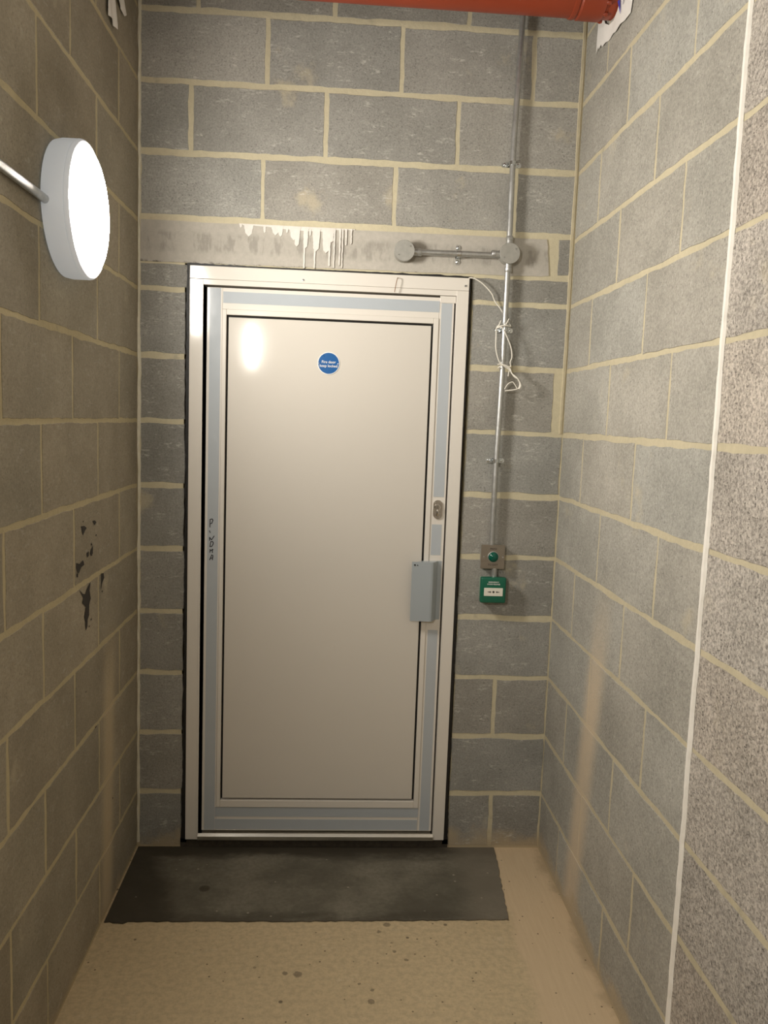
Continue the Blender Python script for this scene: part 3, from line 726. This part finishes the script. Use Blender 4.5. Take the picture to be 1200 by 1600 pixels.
bm = bmesh.new(); tube(bm, [(.886, -.013, 2.0850), (.884, -.030, 2.0820), (.8805, -.033, 2.068), (.8770, -.031, 2.046), (.8756, -.028, 2.035)], .0013, 8, sm=4)
tag(obj('wire', bm, 'rust', None, True), 'short rusty wire end sticking out of the head of the door frame', 'wire')

# ---------------------------------------------------------------- round bulkhead lamps
def lamp(y, z, label, dm='diffuser'):
    l = root('bulkhead_lamp', label, 'lamp', 'round bulkhead lamps', loc=(0, y, z))
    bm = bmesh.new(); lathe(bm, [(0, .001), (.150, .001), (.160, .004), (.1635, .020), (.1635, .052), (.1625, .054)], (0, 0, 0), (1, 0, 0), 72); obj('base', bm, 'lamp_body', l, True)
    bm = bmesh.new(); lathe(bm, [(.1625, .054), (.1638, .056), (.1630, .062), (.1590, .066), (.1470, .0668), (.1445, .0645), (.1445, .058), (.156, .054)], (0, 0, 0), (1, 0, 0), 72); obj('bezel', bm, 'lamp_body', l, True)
    bm = bmesh.new(); lathe(bm, [(.1444, .062), (.1442, .067), (.143, .071), (.138, .0755), (.128, .079), (.11, .0815), (.06, .084), (0, .085)], (0, 0, 0), (1, 0, 0), 72); obj('diffuser', bm, dm, l, True)
    return l
lamp(-.768, 2.082, 'lit round white bulkhead lamp on the left wall near the door')
lamp(-3.05, 2.080, 'lit round white bulkhead lamp on the left wall far from the door', 'diffuser_far')
bm = bmesh.new(); tube(bm, [(.014, -2.888, 2.075), (.014, -1.9, 2.070), (.014, -.926, 2.068)], .010, 20)
tag(obj('lamp_conduit', bm, 'galv', None, True), 'galvanised conduit along the left wall feeding the round lamp', 'conduit')

# ---------------------------------------------------------------- red pipe overhead
rp = root('sprinkler_pipe', 'red painted pipe crossing overhead between the walls', 'pipe')
pr = .084; py, pz = -.250 - .429 * pr, 2.850 + .903 * pr
bm = bmesh.new(); lathe(bm, [(pr, -.06), (pr, 1.47)], (0, py, pz), (1, 0, 0), 64)
obj('pipe_body', bm, 'red', rp, True)
bm = bmesh.new(); lathe(bm, [(pr - .001, 1.365), (pr + .003, 1.367), (pr + .0045, 1.374), (pr + .003, 1.381), (pr - .0005, 1.383), (pr + .001, 1.388), (pr + .005, 1.391), (pr + .0055, 1.455), (pr + .004, 1.4615), (pr - .002, 1.463)], (0, py, pz), (1, 0, 0), 64)
obj('coupling', bm, 'red', rp, True)
bm = bmesh.new(); lathe(bm, [(pr - .004, 1.462), (pr - .001, 1.478), (pr - .004, W + .05)], (0, py, pz), (1, 0, 0), 48)
for i in range(14):
    a = 2 * PI * i / 14 + random.uniform(-.2, .2); lathe(bm, [(.006, -.003), (.008, .004), (.004, .012), (0, .013)], (1.470, py + (pr + .001) * math.cos(a), pz + (pr + .001) * math.sin(a)), (-1, 0, 0), 8)
obj('joint_sealant', bm, 'red', rp, True)
place(rp, (W, py, pz))

# torn paper on the right wall behind the pipe end
ps = root('torn_paper', 'torn white paper sheet with a blue mark on the right wall behind the red pipe', 'paper')
def sheet(name, pts, side, par, mat='paper', curl=.012, th=.0006):
    zs = [z for _, z in pts]; z0, z1 = min(zs), max(zs); ys = [y for y, _ in pts]; y0, y1 = min(ys), max(ys)
    bm = bmesh.new(); vs = [bm.verts.new((0, y, z)) for y, z in pts]; f = bm.faces.new(vs)
    bmesh.ops.triangulate(bm, faces=[f]); bmesh.ops.subdivide_edges(bm, edges=bm.edges[:], cuts=3, use_grid_fill=True)
    for v in bm.verts:
        t = (v.co.y - y0) / (y1 - y0); u = (v.co.z - z0) / (z1 - z0)
        d = .0015 + curl * (abs(math.sin(t * 5.1 + u * 2)) * .35 + (1 - u) * .2)
        v.co.x = (W - d) if side == 'right' else d
    r = bmesh.ops.solidify(bm, geom=bm.faces[:], thickness=th)
    bmesh.ops.recalc_face_normals(bm, faces=bm.faces[:])
    return obj(name, bm, mat, par, True)
sheet('sheet', [(-.146, 2.800), (-.165, 2.812), (-.172, 2.801), (-.195, 2.806), (-.205, 2.794), (-.233, 2.795), (-.262, 2.788), (-.305, 2.790), (-.335, 2.782), (-.373, 2.786), (-.41, 2.779), (-.453, 2.781), (-.463, 2.811), (-.466, 2.843), (-.470, 2.93), (-.46, 3.03), (-.42, 3.04)] + [(py + .094 * math.cos(a), pz + .094 * math.sin(a)) for a in [PI * (.82 + .13 * k) for k in range(11)]] + [(-.15, 2.98), (-.138, 2.90)], 'right', ps)
def mark(pts, mat):
    bm = bmesh.new(); prism(bm, pts, .0105, .0112, lambda p, q, d: (W - d, p, q)); obj('printed_mark', bm, mat, ps)
mark([(-.347, 2.862), (-.366, 2.858), (-.378, 2.812)], 'print_blue')
for i in range(3): mark([(-.395 - i * .015, 2.83 + i * .004), (-.400 - i * .015, 2.83 + i * .004), (-.407 - i * .015, 2.875), (-.402 - i * .015, 2.875)], 'print_grey')
place(ps, (W, -.30, 2.92))
# paper scraps on the left wall
o = sheet('paper_scrap', [(-.387, 2.768), (-.384, 2.712), (-.36, 2.716), (-.335, 2.709), (-.298, 2.712), (-.289, 2.78), (-.294, 2.813), (-.34, 2.83), (-.39, 2.82)], 'left', None, curl=.02)
tag(o, 'larger torn paper scrap on the left wall above the lamp', 'paper', 'paper scraps on the left wall'); origin(o, (0, -.34, 2.77))
o = sheet('paper_scrap', [(-.312, 2.815), (-.264, 2.795), (-.24, 2.798), (-.213, 2.788), (-.183, 2.807), (-.194, 2.853), (-.23, 2.86), (-.31, 2.85)], 'left', None, curl=.02)
tag(o, 'small torn paper scrap on the left wall nearest the back corner', 'paper', 'paper scraps on the left wall'); origin(o, (0, -.24, 2.82))
